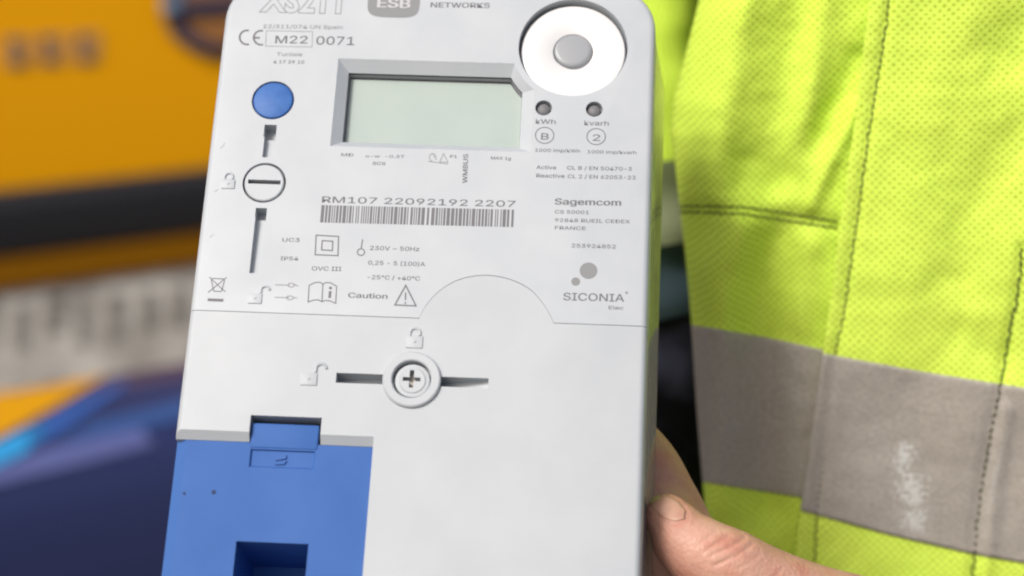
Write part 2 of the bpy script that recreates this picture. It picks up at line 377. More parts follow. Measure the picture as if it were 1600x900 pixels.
screw = link('cross_screw', boolean(lathe(hc + Vector((.00025, -.00035, 0)), [(0.0001, .0009), (.0034, .0009), (.0037, .0006), (.0040, .0006), (hub_r - .00095, .0005), (hub_r - .0008, .0002), (hub_r - .0008, -.0030)], 48),
    [('DIFFERENCE', prism(circ(hc, 1, 4), -.5, -.4)), ('DIFFERENCE', prism([(hc.x - .0024, hc.y - .00055), (hc.x + .0024, hc.y - .00055), (hc.x + .0024, hc.y + .00055), (hc.x - .0024, hc.y + .00055)], -.0017, .002)),
     ('DIFFERENCE', prism([(hc.x - .0006, hc.y - .0024), (hc.x + .0006, hc.y - .0024), (hc.x + .0006, hc.y + .0026), (hc.x - .0006, hc.y + .0026)], -.0018, .002))]), M['white2'], meter, 30)
link('screw_collar', col, M['white2'], screw, 30)
link('screw_core', prism(circ(hc, .0026, 24), -.0024, -.0014), M['brassy'], screw)
# --- raised padlock emblems
def padlock(u, v, s, opened):
    c = mp(u, v); k = s * PXM; ms = []
    bodyp = [(-13, -15), (13, -15), (13, 5), (-13, 5)]
    ms.append(rbox(c.x - 13 * k, c.x + 13 * k, c.y - 15 * k, c.y + 5 * k, -.0002, .00033, .00012))
    sh = [(-8, 4), (-8, 10)] + circ((0, 10), 8, 10, R(180), 0) + [(8, 10), (8, 6 if not opened else 5)]
    if opened: sh = [(x + 18, y + 3) for x, y in sh][:-1]
    ms.append(tube([(c.x + x * k, c.y + y * k, .0001) for x, y in sh], 2.3 * k, 8))
    ms.append(lathe(Vector((c.x, c.y - 4 * k, 0)), [(0.0001, .00052), (2.2 * k, .0005), (3.0 * k, .0003), (3.0 * k, .0002)], 16))
    return joinm(ms)
link('padlock_emblem', padlock(648, 530, .98, False), M['white2'], lower, 40)
link('padlock_emblem', padlock(483, 588, .98, True), M['white2'], lower, 40)
link('padlock_emblem', padlock(357, 284, .82, False), M['white'], upper, 40)
link('padlock_emblem', padlock(399, 463, .82, True), M['white'], upper, 40)
# --- printing
ZP0, ZP1 = -.00002, .00005
_cap = {}
try: FONT = bpy.data.fonts.load(bpy.utils.system_resource('DATAFILES', path='fonts') + '/Inter.woff2')   # Blender's own interface typeface
except Exception: FONT = None
def text(s, l, r, cap, ink='ink', bold=0.0, z=0.0, rot=False, outline=0, parent=None, name='lettering'):
    cu = bpy.data.curves.new('t', 'FONT'); cu.body = s; cu.resolution_u = 3; cu.offset = bold if outline else 0
    if FONT and not outline: cu.font = FONT
    if outline: cu.fill_mode = 'NONE'; cu.bevel_depth = outline; cu.bevel_resolution = 0
    o = bpy.data.objects.new('t', cu); COL.objects.link(o); me = evmesh(o); bpy.data.objects.remove(o)
    co = np.array([v.co[:] for v in me.vertices]); x0, x1 = co[:, 0].min(), co[:, 0].max()
    A, Bp = mp(*l), mp(*r); d = (Bp - A); L = d.length; d.normalize()
    nv = Vector((-d.y, d.x, 0))
    if rot: H = cap
    else: H = (mp(l[0], l[1] - cap) - A).length
    sx = L / (x1 - x0); sy = H / (0.727 if FONT and not outline else 0.70)
    for v, c in zip(me.vertices, co):
        p = A + d * ((c[0] - x0) * sx) + nv * (c[1] * sy)
        v.co = (p.x, p.y, z + .00004 + max(-.00003, min(.00003, c[2])))
    me.materials.clear()
    bm = bmesh.new(); bm.from_mesh(me)
    if not outline:
        bold = max(bold, .011)
        for k in (-1, 1):
            m2 = me.copy(); m2.transform(Matrix.Translation(d * (bold * sy * k) + nv * (.006 * sy * k) + Vector((0, 0, .000008 * (k + 2))))); bm.from_mesh(m2)
    for f in bm.faces:
        if f.normal.z < -0.3: f.normal_flip()
    bm.to_mesh(me); bm.free()
    return link(name, me, M[ink], parent or upper)
T = [("22/311/074 UN Spain", (411, 44), (535, 45.5), 8, 'ink2', .01), ("M22", (430, 67.5), (480, 68), 16.5, 'ink', 0), ("0071", (494, 69.5), (553, 70.5), 18, 'ink', 0),
 ("Tunisie", (432, 87.5), (472, 88), 8, 'ink2', .01), ("4 17 29 10", (427, 99), (475, 99.5), 7, 'ink', 0),
 ("NETWORKS", (673, 11.5), (765, 12.5), 11, 'ink', .02),
 ("MD", (533, 244), (552, 244.5), 6.5, 'ink', .01), ("o-w  -0.3T", (571, 246), (632, 247), 6, 'ink', 0), ("SCS", (582, 257.5), (602, 258), 6.5, 'ink', .02),
 ("P1", (703, 246.5), (714, 246.8), 6, 'ink', 0), ("MAX 1g", (767, 249), (798, 250), 6.5, 'ink', .01),
 ("kWh", (837, 193), (868, 194), 10, 'ink', 0), ("kvarh", (913, 195.5), (951, 196.5), 10, 'ink', 0),
 ("B", (845.5, 218), (857, 218.3), 14, 'ink', .01), ("2", (926, 220), (937.5, 220.3), 14, 'ink', .01),
 ("1000 imp/kWh", (836, 237), (906, 238.5), 7, 'ink', 0), ("1000 imp/kvarh", (918, 239.5), (994, 241), 7, 'ink', 0),
 ("Active", (838, 264), (869, 264.8), 8, 'ink', .01), ("CL B / EN 50470-3", (886, 265), (987, 267), 8, 'ink', 0),
 ("Reactive", (838, 277), (882, 278), 8, 'ink', .01), ("CL 2 / EN 62053-23", (887, 278.3), (993, 280.5), 8, 'ink', 0),
 ("RM107 22092192 2207", (503, 316.4), (805, 323.4), 13.4, 'ink', .012),
 ("Sagemcom", (867, 319.5), (970, 321.5), 13.5, 'ink', .03), ("CS 50001", (867, 333.5), (920, 334.5), 7.5, 'ink', 0),
 ("92848 RUEIL CEDEX", (867, 346.5), (984, 349), 7.5, 'ink', 0), ("FRANCE", (867, 358.5), (915, 359.5), 7.5, 'ink', .01),
 ("253924852", (893, 386.5), (962, 388.3), 8, 'ink', 0), ("SICONIA", (880, 469), (975, 471.5), 16.5, 'ink', .0), ("Elec", (951, 483), (974, 483.8), 7.5, 'ink', 0),
 ("UC3", (441, 377.5), (468, 378), 8, 'ink', 0), ("IP54", (438, 406.5), (466, 407), 8, 'ink', 0.01), ("OVC III", (487, 422.5), (533, 423.5), 9, 'ink', 0),
 ("230V ~ 50Hz", (578, 390.5), (655, 392.5), 9, 'ink', 0), ("0,25 - 5 (100)A", (575, 413.5), (664, 416), 9, 'ink', 0), ("-25\u00b0C / +40\u00b0C", (574, 436), (656, 438.5), 9, 'ink', 0),
 ("Caution", (544, 465), (605, 467), 11, 'ink', .025)]
for s, l, r, cap, ink, bo in T: text(s, l, r, cap, ink, bo)
text("XS211", (404, 17), (533, 20), 34, 'ink2', .035, outline=.014)
w1, w2 = mp(730, 286), mp(731.5, 241)
text("WMBUS", (730, 286), (731.5, 241), 11 * PXM, 'ink', .02, rot=True)
# badge
cb = [mp(575, -30), mp(655.5, 27)]
bx0, bx1 = mp(574.5, 5).x, mp(656, 5).x; by0, by1 = mp(615, 27.5).y, mp(615, -27).y
sup = []
for i in range(48):
    a = 2 * math.pi * i / 48; c_, s_ = math.cos(a), math.sin(a)
    sup.append(((bx0 + bx1) / 2 + (bx1 - bx0) / 2 * math.copysign(abs(c_) ** .5, c_), (by0 + by1) / 2 + (by1 - by0) / 2 * math.copysign(abs(s_) ** .5, s_)))
badge = link('logo_badge', prism(sup, ZP0, ZP1), M['badge'], upper)
text("ESB", (590, 11.5), (640, 13), 20, 'paper', .035, z=.00006, parent=upper)
# line drawings
def P2(*pts): return [tuple(mp(u, v)[:2]) for u, v in pts]
def stroke(ptsets, w, ink='ink', name='printed_symbol'):
    ms = [ribbon(P, w * PXM, ZP0, ZP1, cl) for P, cl in ptsets]
    return link(name, joinm(ms), M[ink], upper)
def ell(u, v, ru, rv, a0=0, a1=360, n=20):
    pts = [(u + ru * math.cos(R(a0 + (a1 - a0) * i / n)), v - rv * math.sin(R(a0 + (a1 - a0) * i / n))) for i in range(n if a1 - a0 == 360 else n + 1)]
    return P2(*pts)
stroke([(ell(386, 58.5, 11.5, 11, 75, 285), False), (ell(408, 59, 11.5, 11, 75, 285), False), (P2((397, 59), (406, 59)), False)], 3.2, 'ink', 'conformity_mark')
stroke([(P2((416, 48), (488.5, 49.5), (487.5, 73.5), (415, 72)), True)], 1.0, 'ink2', 'printed_frame')
stroke([(ell(851, 211.5, 14.5, 12.6), True)], 1.5); stroke([(ell(931.5, 213.5, 14.5, 12.6), True)], 1.5)
stroke([(P2((494, 367.5), (529, 369.5), (528, 399.5), (492.5, 398)), True), (P2((503.5, 376), (520, 377), (519.3, 391.5), (502.5, 390.5)), True)], 1.9)
stroke([(P2((566.5, 374), (564.5, 388)), False), (ell(564, 394, 5.6, 5.2), True)], 1.8)
stroke([(P2((634, 446), (650, 478), (617, 476.5)), True), (P2((633.8, 457), (633.5, 469)), False), (P2((633.3, 472), (633.3, 475)), False)], 2.2)
stroke([(P2((481.5, 472), (483, 446), (492, 441.5), (500, 441), (504.5, 444), (509, 441.5), (517, 442), (526, 447.5), (524.5, 474), (515, 470), (508, 469.5), (503, 471.5), (497, 468.5), (490, 469)), True),
        (P2((504.5, 444), (503, 471)), False)], 1.6)
stroke([(P2((516.5, 448), (516.3, 452)), False), (P2((516, 455), (515, 465.5)), False)], 4.2)
stroke([(P2((327, 433), (352, 456)), False), (P2((354, 433.5), (325, 457)), False), (P2((331, 435), (350, 436)), False), (P2((330, 437), (334, 455)), False), (P2((351, 438), (346, 455)), False), (P2((334, 455), (346, 455.5)), False)], 1.5)
stroke([(P2((324.5, 468.3), (349, 469.3)), False)], 4.6)
stroke([(P2((430, 445), (452, 445.6)), False), (P2((429, 464.5), (452, 465.2)), False), (ell(455, 445.5, 5, 3), True), (P2((458, 444), (466, 447)), False), (ell(453, 465.4, 5.5, 3), True), (P2((458, 465), (464, 465.5)), False)], 1.5, 'ink2')
stroke([(ell(676, 246, 5, 6, 0, 270), False), (P2((676, 240), (682, 250)), False), (P2((693, 240), (687, 253), (700, 253.5)), True), (P2((669, 252), (700, 256.5)), False)], 1.3, 'ink2')
for u, v, r in ((919.5, 423, 14), (899.5, 440, 7), (979, 457.5, 2.2)):
    link('printed_dot', prism(circ(mp(u, v), r * PXM * .98, 32), ZP0, ZP1), M['badge'], upper)
# bar code
A0, A1, B0 = mp(502.4, 320.5), mp(806.5, 327.8), mp(499.5, 347.5)
rb = random.Random(5); x = 0.0; bars = []
Ltot = (A1 - A0).length; dx = (A1 - A0).normalized(); hgt = (B0 - A0).length; dy = Vector((dx.y, -dx.x, 0))
mod = Ltot / 178
while x < Ltot - mod * 2:
    w = mod * rb.choice((1, 1, 2, 2, 3)); w = min(w, Ltot - x)
    q = [A0 + dx * x, A0 + dx * (x + w), A0 + dx * (x + w) + dy * hgt, A0 + dx * x + dy * hgt]
    bars.append(prism([(p.x, p.y) for p in q], ZP0, ZP1)); x += w + mod * rb.choice((1, 1, 1, 2))
link('bar_code', joinm(bars), M['ink'], upper)['kind'] = 'stuff'
# scuffs on the left of the cover
sc_ = [ribbon(P2(*p), .9 * PXM, ZP0, ZP1 * .7) for p in (((335, 300), (341, 296)), ((328, 371), (334, 366)), ((344, 232), (349, 228), (351, 223)), ((862, 856), (868, 853)))]
link('scuff_marks', joinm(sc_[:3]), M['ink2'], upper)['kind'] = 'stuff'

# ------------------------------------------------------------------ the worker
PERS = Vector((0.13, 0.78, 0.0))
person = empty('person', Matrix.Translation(PERS))
tag(person, 'person in a high visibility yellow jacket with grey reflective tape, holding the meter', 'person')
pd = 0.632
P0 = ray(1300, 450) * pd
upc = Vector((0, math.cos(PITCH), math.sin(PITCH)))     # world up seen in camera axes
YAW = R(9)
hx = Vector((math.cos(YAW), 0, 0)) + Vector((0, -math.sin(PITCH), math.cos(PITCH))) * math.sin(YAW)
nj = hx.cross(upc).normalized()
PP0 = CM @ P0; HX = (CM.to_3x3() @ hx).normalized(); UP = Vector((0, 0, 1)); NJ = (CM.to_3x3() @ nj).normalized()
O_ = Vector((0, 0, CAMZ))
def jw(u, v):                                           # cloth coordinates (metres across, metres up) of a spot on the jacket's front plane
    d = (CM.to_3x3() @ ray(u, v)); k = NJ.dot(PP0 - O_) / NJ.dot(d); q = O_ + d * k - PP0
    return q.dot(HX), q.dot(UP)
def jpos(u, v, h):
    d = CM.to_3x3() @ ray(u, v); k = (NJ.dot(PP0 - O_) + h) / NJ.dot(d); q = O_ + d * k; r_ = q - PP0
    return q, (r_.dot(HX), r_.dot(UP))
def interp(P, t, ax=1):
    xs = [p[ax] for p in P]; ys = [p[1 - ax] for p in P]
    if t <= xs[0]: i = 0
    elif t >= xs[-1]: i = len(xs) - 2
    else: i = max(k for k in range(len(xs) - 1) if xs[k] <= t)
    return ys[i] + (ys[i + 1] - ys[i]) * (t - xs[i]) / (xs[i + 1] - xs[i])
SIL = [(1150, -500), (1122, -120), (1092, 0), (1067, 100), (1051, 160), (1048, 210), (1055, 260), (1063, 330), (1072, 410), (1080, 500), (1089, 640), (1098, 753), (1104, 830), (1110, 950), (1118, 1300)]
FLAP = [(1400, -500), (1358, 0), (1337, 180), (1312, 352), (1287, 548), (1254, 778), (1237, 900), (1190, 1300)]
ST1 = [(1440, -500), (1389, 0), (1377, 85), (1362, 177), (1351, 253), (1341, 330), (1330, 405), (1316, 500), (1305, 553), (1292, 655), (1286, 705), (1276.5, 800), (1272, 880), (1262, 1000), (1240, 1300)]
ST2 = [(1597, 388), (1588, 470), (1580, 500), (1565, 590), (1548, 680), (1541, 715), (1530, 790), (1519, 895), (1500, 1050), (1480, 1300)]
def seg(U, V_, a, b):
    ax, ay = a; bx, by = b; dx_, dy_ = bx - ax, by - ay; L2 = dx_ * dx_ + dy_ * dy_
    t = max(0, min(1, ((U - ax) * dx_ + (V_ - ay) * dy_) / L2)); return math.hypot(U - ax - t * dx_, V_ - ay - t * dy_), t
def ridge(U, V_, P, w, amp):
    d = min(seg(U, V_, P[i], P[i + 1])[0] for i in range(len(P) - 1)); return amp * math.exp(-(d / w) ** 2)
from mathutils import noise as mnoise
def cloth_noise(U, V_, s, seed): return mnoise.noise(Vector((U / s, V_ / s, seed)))
def H_left(U, V_):
    d = max(0.0, U - interp(SIL, V_)); Rr = 95.0
    h = -0.022 * (1 - math.sqrt(max(0, 1 - max(0, (Rr - d) / Rr) ** 2)))
    h += ridge(U, V_, [(1190, -150), (1150, 60), (1105, 300)], 42, .0050)
    h += ridge(U, V_, [(1265, -100), (1225, 150), (1180, 330)], 28, -.0022)
    h += ridge(U, V_, [(1300, -60), (1275, 100), (1250, 250)], 22, .0026)
    h += ridge(U, V_, [(1342, 95), (1285, 205), (1215, 290)], 24, -.0030)
    h += ridge(U, V_, [(1338, 170), (1300, 245), (1268, 320)], 14, .0026)
    h += ridge(U, V_, [(1160, 250), (1150, 322)], 24, -.0018)
    h += ridge(U, V_, [(1160, 352), (1122, 430), (1110, 560), (1112, 790)], 42, .012)
    h += ridge(U, V_, [(1205, 372), (1190, 480), (1195, 790)], 40, -.0048)
    h += ridge(U, V_, [(1262, 380), (1255, 500)], 22, .0016)
    h += ridge(U, V_, [(1065, 327), (1180, 329), (1305, 351)], 13, -.0012)
    h += cloth_noise(U, V_, 60, 1.3) * .0011 + cloth_noise(U, V_, 22, 4.1) * .00035
    return h - .002
def H_flap(U, V_):
    h = .0018
    d1 = abs(U - interp(ST1, V_)); h -= .0011 * math.exp(-(d1 / 6) ** 2)
    if V_ > 380: d2 = abs(U - interp(ST2, V_)); h -= .0013 * math.exp(-(d2 / 7) ** 2)
    h += ridge(U, V_, [(1460, -80), (1440, 200), (1410, 480)], 95, .0022)
    h += ridge(U, V_, [(1585, 230), (1510, 350), (1490, 430)], 42, -.0022)
    h += ridge(U, V_, [(1660, -50), (1590, 80)], 50, -.002)
    h += ridge(U, V_, [(1560, 560), (1500, 520)], 30, -.0022)
    h += ridge(U, V_, [(1574, 640), (1556, 760), (1540, 900)], 10, .0016)
    h += cloth_noise(U, V_, 95, 7.7) * .0014 + cloth_noise(U, V_, 30, 2.2) * .0004
    dR = max(0, U - 1750); h -= .00000022 * dR * dR
    return h
def sheet(name, mt, left, right, top, bottom, nu, nv, Hf, off, parent, back=0, thick=.0008, sub=None):
    V, Fc, uv = [], [], []
    cols = nu + 1 + back
    for j in range(nv + 1):
        t = j / nv
        for i in range(-back, nu + 1):
            s = max(0, i) / nu
            v = -500 + 1800 * t
            for _ in range(5):
                u = left(v) + (right(v) - left(v)) * s; v = top(u) + (bottom(u) - top(u)) * t
            h = Hf(u, v) + off
            p, ab = jpos(u, v, h)
            if i < 0:
                k = -i / back; p = p - NJ * (.10 * k) + HX * (.02 * math.sin(k * 1.6)); ab = (ab[0] - .1 * k, ab[1])
            V.append(p - PERS); uv.append(ab)
    for j in range(nv):
        for i in range(cols - 1):
            a = j * cols + i; Fc.append([a, a + cols, a + cols + 1, a + 1])
    me = mesh(V, Fc, name); ul = me.uv_layers.new(name='cloth')
    for lp in me.loops: ul.data[lp.index].uv = uv[lp.vertex_index]
    o = link(name, me, mt, parent)
    for p in me.polygons: p.use_smooth = True
    if sum(p.normal.dot(NJ) * p.area for p in me.polygons) < 0: me.flip_normals()
    sm = o.modifiers.new('thickness', 'SOLIDIFY'); sm.thickness = thick; sm.offset = -1
    return o
# cloth materials
def hivis(name, pitch, dots, body_):
    m = mat(name, (0.66, 0.90, 0.02), 0.75, 0, .2); nt_m = m.node_tree
    uvn = N(m, 'ShaderNodeTexCoord'); mp_ = N(m, 'ShaderNodeMapping'); mp_.inputs['Rotation'].default_value = (0, 0, R(42)); mp_.inputs['Scale'].default_value = (1 / pitch,) * 3
    lk(m, uvn.outputs['UV'], mp_.inputs['Vector'])
    # slight irregularity in the knit
    nz = N(m, 'ShaderNodeTexNoise'); nz.inputs['Scale'].default_value = .35; lk(m, mp_.outputs[0], nz.inputs['Vector'])
    ad = N(m, 'ShaderNodeMixRGB', blend_type='ADD'); ad.inputs[0].default_value = .9; lk(m, mp_.outputs[0], ad.inputs[1]); lk(m, nz.outputs['Color'], ad.inputs[2])
    fr = N(m, 'ShaderNodeVectorMath', operation='FRACTION'); lk(m, ad.outputs[0], fr.inputs[0])
    sb = N(m, 'ShaderNodeVectorMath', operation='SUBTRACT'); sb.inputs[1].default_value = (.5, .5, 0); lk(m, fr.outputs[0], sb.inputs[0])
    ms = N(m, 'ShaderNodeVectorMath', operation='MULTIPLY'); ms.inputs[1].default_value = (1, 1, 0); lk(m, sb.outputs[0], ms.inputs[0])
    ln = N(m, 'ShaderNodeVectorMath', operation='LENGTH'); lk(m, ms.outputs[0], ln.inputs[0])
    mr = N(m, 'ShaderNodeMapRange'); mr.inputs['From Min'].default_value = .10; mr.inputs['From Max'].default_value = .34; lk(m, ln.outputs['Value'], mr.inputs['Value'])
    cr = N(m, 'ShaderNodeValToRGB'); e = cr.color_ramp.elements; e[0].color = (*dots, 1); e[1].color = (*body_, 1)
    lk(m, mr.outputs[0], cr.inputs[0])
    n2 = N(m, 'ShaderNodeTexNoise'); n2.inputs['Scale'].default_value = 40; n2.inputs['Detail'].default_value = 5; lk(m, uvn.outputs['UV'], n2.inputs['Vector'])
    mx = N(m, 'ShaderNodeMixRGB', blend_type='MULTIPLY'); mx.inputs[0].default_value = .35
    c2 = N(m, 'ShaderNodeValToRGB'); c2.color_ramp.elements[0].position = .3; c2.color_ramp.elements[0].color = (.80, .86, .78, 1); c2.color_ramp.elements[1].position = .65
    lk(m, n2.outputs['Fac'], c2.inputs[0]); lk(m, cr.outputs[0], mx.inputs[1]); lk(m, c2.outputs[0], mx.inputs[2]); lk(m, mx.outputs[0], B(m).inputs['Base Color'])
    bp = N(m, 'ShaderNodeBump'); bp.inputs['Strength'].default_value = .5; bp.inputs['Distance'].default_value = .0004; lk(m, mr.outputs[0], bp.inputs['Height']); lk(m, bp.outputs[0], B(m).inputs['Normal'])
    return m
M['hv'] = hivis('high_visibility_mesh', .0020, (.44, .57, .03), (.71, .93, .12))
M['hv2'] = hivis('high_visibility_fine_mesh', .0018, (.40, .53, .02), (.70, .92, .11))
def tape_mat():
    m = mat('reflective_tape', (.30, .28, .26), .5, 0.0, .5)
    uvn = N(m, 'ShaderNodeTexCoord')
    nz = N(m, 'ShaderNodeTexNoise'); nz.inputs['Scale'].default_value = 700; nz.inputs['Detail'].default_value = 2; lk(m, uvn.outputs['UV'], nz.inputs['Vector'])
    cr = N(m, 'ShaderNodeValToRGB'); cr.color_ramp.elements[0].position = .3; cr.color_ramp.elements[0].color = (.335, .31, .275, 1); cr.color_ramp.elements[1].position = .7; cr.color_ramp.elements[1].color = (.43, .40, .355, 1)
    lk(m, nz.outputs['Fac'], cr.inputs[0])
    # worn, cracked patches where the beads show white
    def patch(u, v, ru, rv, tilt):
        a, b = jw(u, v); g = 1 / 4750.0
        mpn = N(m, 'ShaderNodeMapping', vector_type='TEXTURE'); mpn.inputs['Location'].default_value = (a, b, 0); mpn.inputs['Rotation'].default_value = (0, 0, R(tilt)); mpn.inputs['Scale'].default_value = (ru * g, rv * g, 1)
        lk(m, uvn.outputs['UV'], mpn.inputs['Vector'])
        ln = N(m, 'ShaderNodeVectorMath', operation='LENGTH'); mz = N(m, 'ShaderNodeVectorMath', operation='MULTIPLY'); mz.inputs[1].default_value = (1, 1, 0)
        lk(m, mpn.outputs[0], mz.inputs[0]); lk(m, mz.outputs[0], ln.inputs[0])
        r_ = N(m, 'ShaderNodeMapRange'); r_.inputs['From Min'].default_value = 0; r_.inputs['From Max'].default_value = 1; r_.inputs['To Min'].default_value = .62; r_.inputs['To Max'].default_value = -.35
        lk(m, ln.outputs['Value'], r_.inputs['Value'])
        vz = N(m, 'ShaderNodeTexNoise'); vz.inputs['Scale'].default_value = 820; vz.inputs['Detail'].default_value = 3; lk(m, uvn.outputs['UV'], vz.inputs['Vector'])
        b2 = N(m, 'ShaderNodeMath', operation='MULTIPLY_ADD'); b2.inputs[1].default_value = 2.6; b2.inputs[2].default_value = -.8; lk(m, vz.outputs['Fac'], b2.inputs[0])
        a_ = N(m, 'ShaderNodeMath', operation='ADD'); lk(m, r_.outputs[0], a_.inputs[0]); lk(m, b2.outputs[0], a_.inputs[1])
        st = N(m, 'ShaderNodeMapRange'); st.inputs['From Min'].default_value = .66; st.inputs['From Max'].default_value = .86; lk(m, a_.outputs[0], st.inputs['Value'])
        return st.outputs[0]
    prev = cr.outputs[0]
    for args in ((1424, 762, 42, 64, 12), (1411, 710, 28, 64, -10), (1430, 806, 40, 46, 20), (1556, 730, 9, 140, -8)):
        w = patch(*args); mx = N(m, 'ShaderNodeMixRGB'); lk(m, w, mx.inputs[0]); lk(m, prev, mx.inputs[1])
        mx.inputs[2].default_value = (.60, .605, .58, 1) if args[0] < 1500 else (.42, .40, .37, 1); prev = mx.outputs[0]
    lk(m, prev, B(m).inputs['Base Color'])
    wv = N(m, 'ShaderNodeTexWave'); wv.inputs['Scale'].default_value = 380; wv.inputs['Distortion'].default_value = 1.5
    mpp = N(m, 'ShaderNodeMapping'); mpp.inputs['Rotation'].default_value = (0, 0, R(-38)); lk(m, uvn.outputs['UV'], mpp.inputs['Vector']); lk(m, mpp.outputs[0], wv.inputs['Vector'])
    bp = N(m, 'ShaderNodeBump'); bp.inputs['Strength'].default_value = .55; bp.inputs['Distance'].default_value = .0003; lk(m, wv.outputs['Fac'], bp.inputs['Height']); lk(m, bp.outputs[0], B(m).inputs['Normal'])
    return m
M['tape'] = tape_mat()
M['thread'] = mat('dark_thread', (.035, .05, .015), .8)
cst = lambda c: (lambda t: c)
pol = lambda P, ax, o=0: (lambda t: interp(P, t, ax) + o)
jacket = sheet('jacket', M['hv2'], pol(SIL, 1), pol(FLAP, 1, 45), cst(-500), cst(1300), 74, 330, H_left, 0, person, back=8)
flap = sheet('front_flap', M['hv'], pol(FLAP, 1), cst(2250), cst(-500), cst(1300), 150, 330, H_flap, .0012, jacket, thick=.0012)
TL_t = [(1040, 500), (1080, 508), (1180, 524), (1288, 547), (1400, 570)]; TL_b = [(1040, 745), (1097, 753), (1180, 766), (1255, 778), (1400, 803)]
TF_t = [(1200, 540), (1285, 552), (1310, 557), (1435, 580), (1600, 606), (2250, 716)]; TF_b = [(1200, 780), (1254, 799), (1270, 803), (1390, 836), (1520, 866), (1600, 880), (2250, 985)]
sheet('reflective_tape', M['tape'], pol(SIL, 1, -.5), pol(FLAP, 1, 30), pol(TL_t, 0), pol(TL_b, 0), 60, 40, H_left, .0006, jacket, back=6, thick=.0004)
sheet('reflective_tape', M['tape'], pol(FLAP, 1, -.5), cst(2250), pol(TF_t, 0), pol(TF_b, 0), 120, 40, H_flap, .0018, jacket, thick=.0004)
def stitches(P, Hf, off, rad, pitch=10.5, amp=.0002, name='stitching'):
    # a thread that dives and surfaces at every stitch
    Q = []
    L = sum(math.hypot(P[i + 1][0] - P[i][0], P[i + 1][1] - P[i][1]) for i in range(len(P) - 1)); step_ = 1.5; s = 0
    for i in range(len(P) - 1):
        l = math.hypot(P[i + 1][0] - P[i][0], P[i + 1][1] - P[i][1]); k = max(1, int(l / step_))
        for q in range(k):
            t = q / k; Q.append((P[i][0] + (P[i + 1][0] - P[i][0]) * t, P[i][1] + (P[i + 1][1] - P[i][1]) * t, s + l * t))
        s += l
    pts, rr = [], []
    for u, v, s in Q:
        w = math.cos(2 * math.pi * s / pitch); wob = cloth_noise(s, 0, 25, 9.0) * 2.0 + (1.2 if int(s / pitch) % 2 else -.6)
        p, _ = jpos(u + wob, v, Hf(u, v) + off + amp * w); pts.append(p - PERS); rr.append(rad * (.8 + .3 * w))
    o = link(name, tube(pts, rr, 6), M['thread'], jacket); return o
stitches(smoothline([p for p in ST1 if -150 < p[1] < 1100], 4), H_flap, .0016, .00027)
stitches(smoothline([p for p in ST2 if p[1] < 1100], 4), H_flap, .0021, .00036, pitch=12)
stitches([(1062, 322), (1090, 322), (1160, 323), (1220, 331), (1308, 346)], H_left, .0006, .00027, pitch=9)
stitches([(1063, 331), (1090, 332), (1160, 334), (1220, 343), (1308, 356)], H_left, .0006, .00027, pitch=9)
# the far sleeve behind the meter: yellow, a grey band, then a dark teal cuff
def sleeve(name, mt, rows, parent, nseg=28, nz_amp=.004):
    V, Fc, uv = [], [], []
    for j, (u, v, d, r) in enumerate(rows):
        c = pt(u, v, d)
        for i in range(nseg):
            a = 2 * math.pi * i / nseg
            rr = r * (1 + .10 * mnoise.noise(Vector((math.cos(a) * 1.6, math.sin(a) * 1.6, v / 70.0))))
            p = c + Vector((1, 0, 0)) * math.cos(a) * rr + Vector((0, 1, 0)) * math.sin(a) * rr
            V.append(p - PERS); uv.append((a * r, v / 4000))
    m_ = len(rows)
    for j in range(m_ - 1):
        for i in range(nseg): Fc.append([j * nseg + i, (j + 1) * nseg + i, (j + 1) * nseg + (i + 1) % nseg, j * nseg + (i + 1) % nseg])
    me = mesh(V, Fc); ul = me.uv_layers.new(name='cloth')
    for lp in me.loops: ul.data[lp.index].uv = uv[lp.vertex_index]
    o = link(name, me, mt, parent); fixn(me)
    for p in me.polygons: p.use_smooth = True
    return o
def srows(v0, v1, n, off=0.0): return [(930 + (40 if False else 0), v0 + (v1 - v0) * i / n, .80, .042 + off) for i in range(n + 1)]
M['teal'] = mat('dark_teal_cloth', (.030, .055, .075), .85); M['black'] = mat('black_cloth', (.003, .003, .004), .95, 0, .1); mottle(M['black'], 26, (.003, .003, .005), (.045, .045, .078), 3, .42, .68)
def arm(v): return (960 + .0 * v, v)
sl_rows = lambda v0, v1, n, r: [(958, v0 + (v1 - v0) * i / n, .80, r * (1 + .03 * math.sin((v0 + (v1 - v0) * i / n) * .06))) for i in range(n + 1)]
slv = sleeve('sleeve', M['hv2'], sl_rows(-500, 352, 30, .040), jacket)
sleeve('sleeve_tape', mat('shaded_tape', (.20, .22, .14), .6), sl_rows(222, 350, 8, .0416), slv)  # same tape, with shade and green bounce put into its colour
sleeve('cuff', M['teal'], sl_rows(348, 462, 8, .0402), slv)
M['teal2'] = M['teal']
sleeve('undersleeve', M['black'], sl_rows(455, 1300, 20, .038), slv)
# dark top worn under the jacket
def torso():
    V, Fc = [], []; ns = 32; rows = []
    for j in range(12):
        z = .78 + .75 * j / 11; rx = .17 + .015 * math.sin(j * .6); ry = .10
        for i in range(ns):
            a = 2 * math.pi * i / ns; V.append(Vector((.235 + rx * math.cos(a), .80 + ry * math.sin(a), z)) - PERS)
    for j in range(11):
        for i in range(ns): Fc.append([j * ns + i, j * ns + (i + 1) % ns, (j + 1) * ns + (i + 1) % ns, (j + 1) * ns + i])
    Fc.append(list(range(ns))[::-1]); Fc.append([11 * ns + i for i in range(ns)])
    return mesh(V, Fc)
link('undershirt', torso(), M['black'], person, 60)
def leg(x):
    return tube([Vector((x, .80, .86)) - PERS, Vector((x, .81, .5)) - PERS, Vector((x, .82, .06)) - PERS], [.095, .075, .06], 20)
link('trousers', joinm([leg(.15), leg(.33)]), M['black'], person, 60)
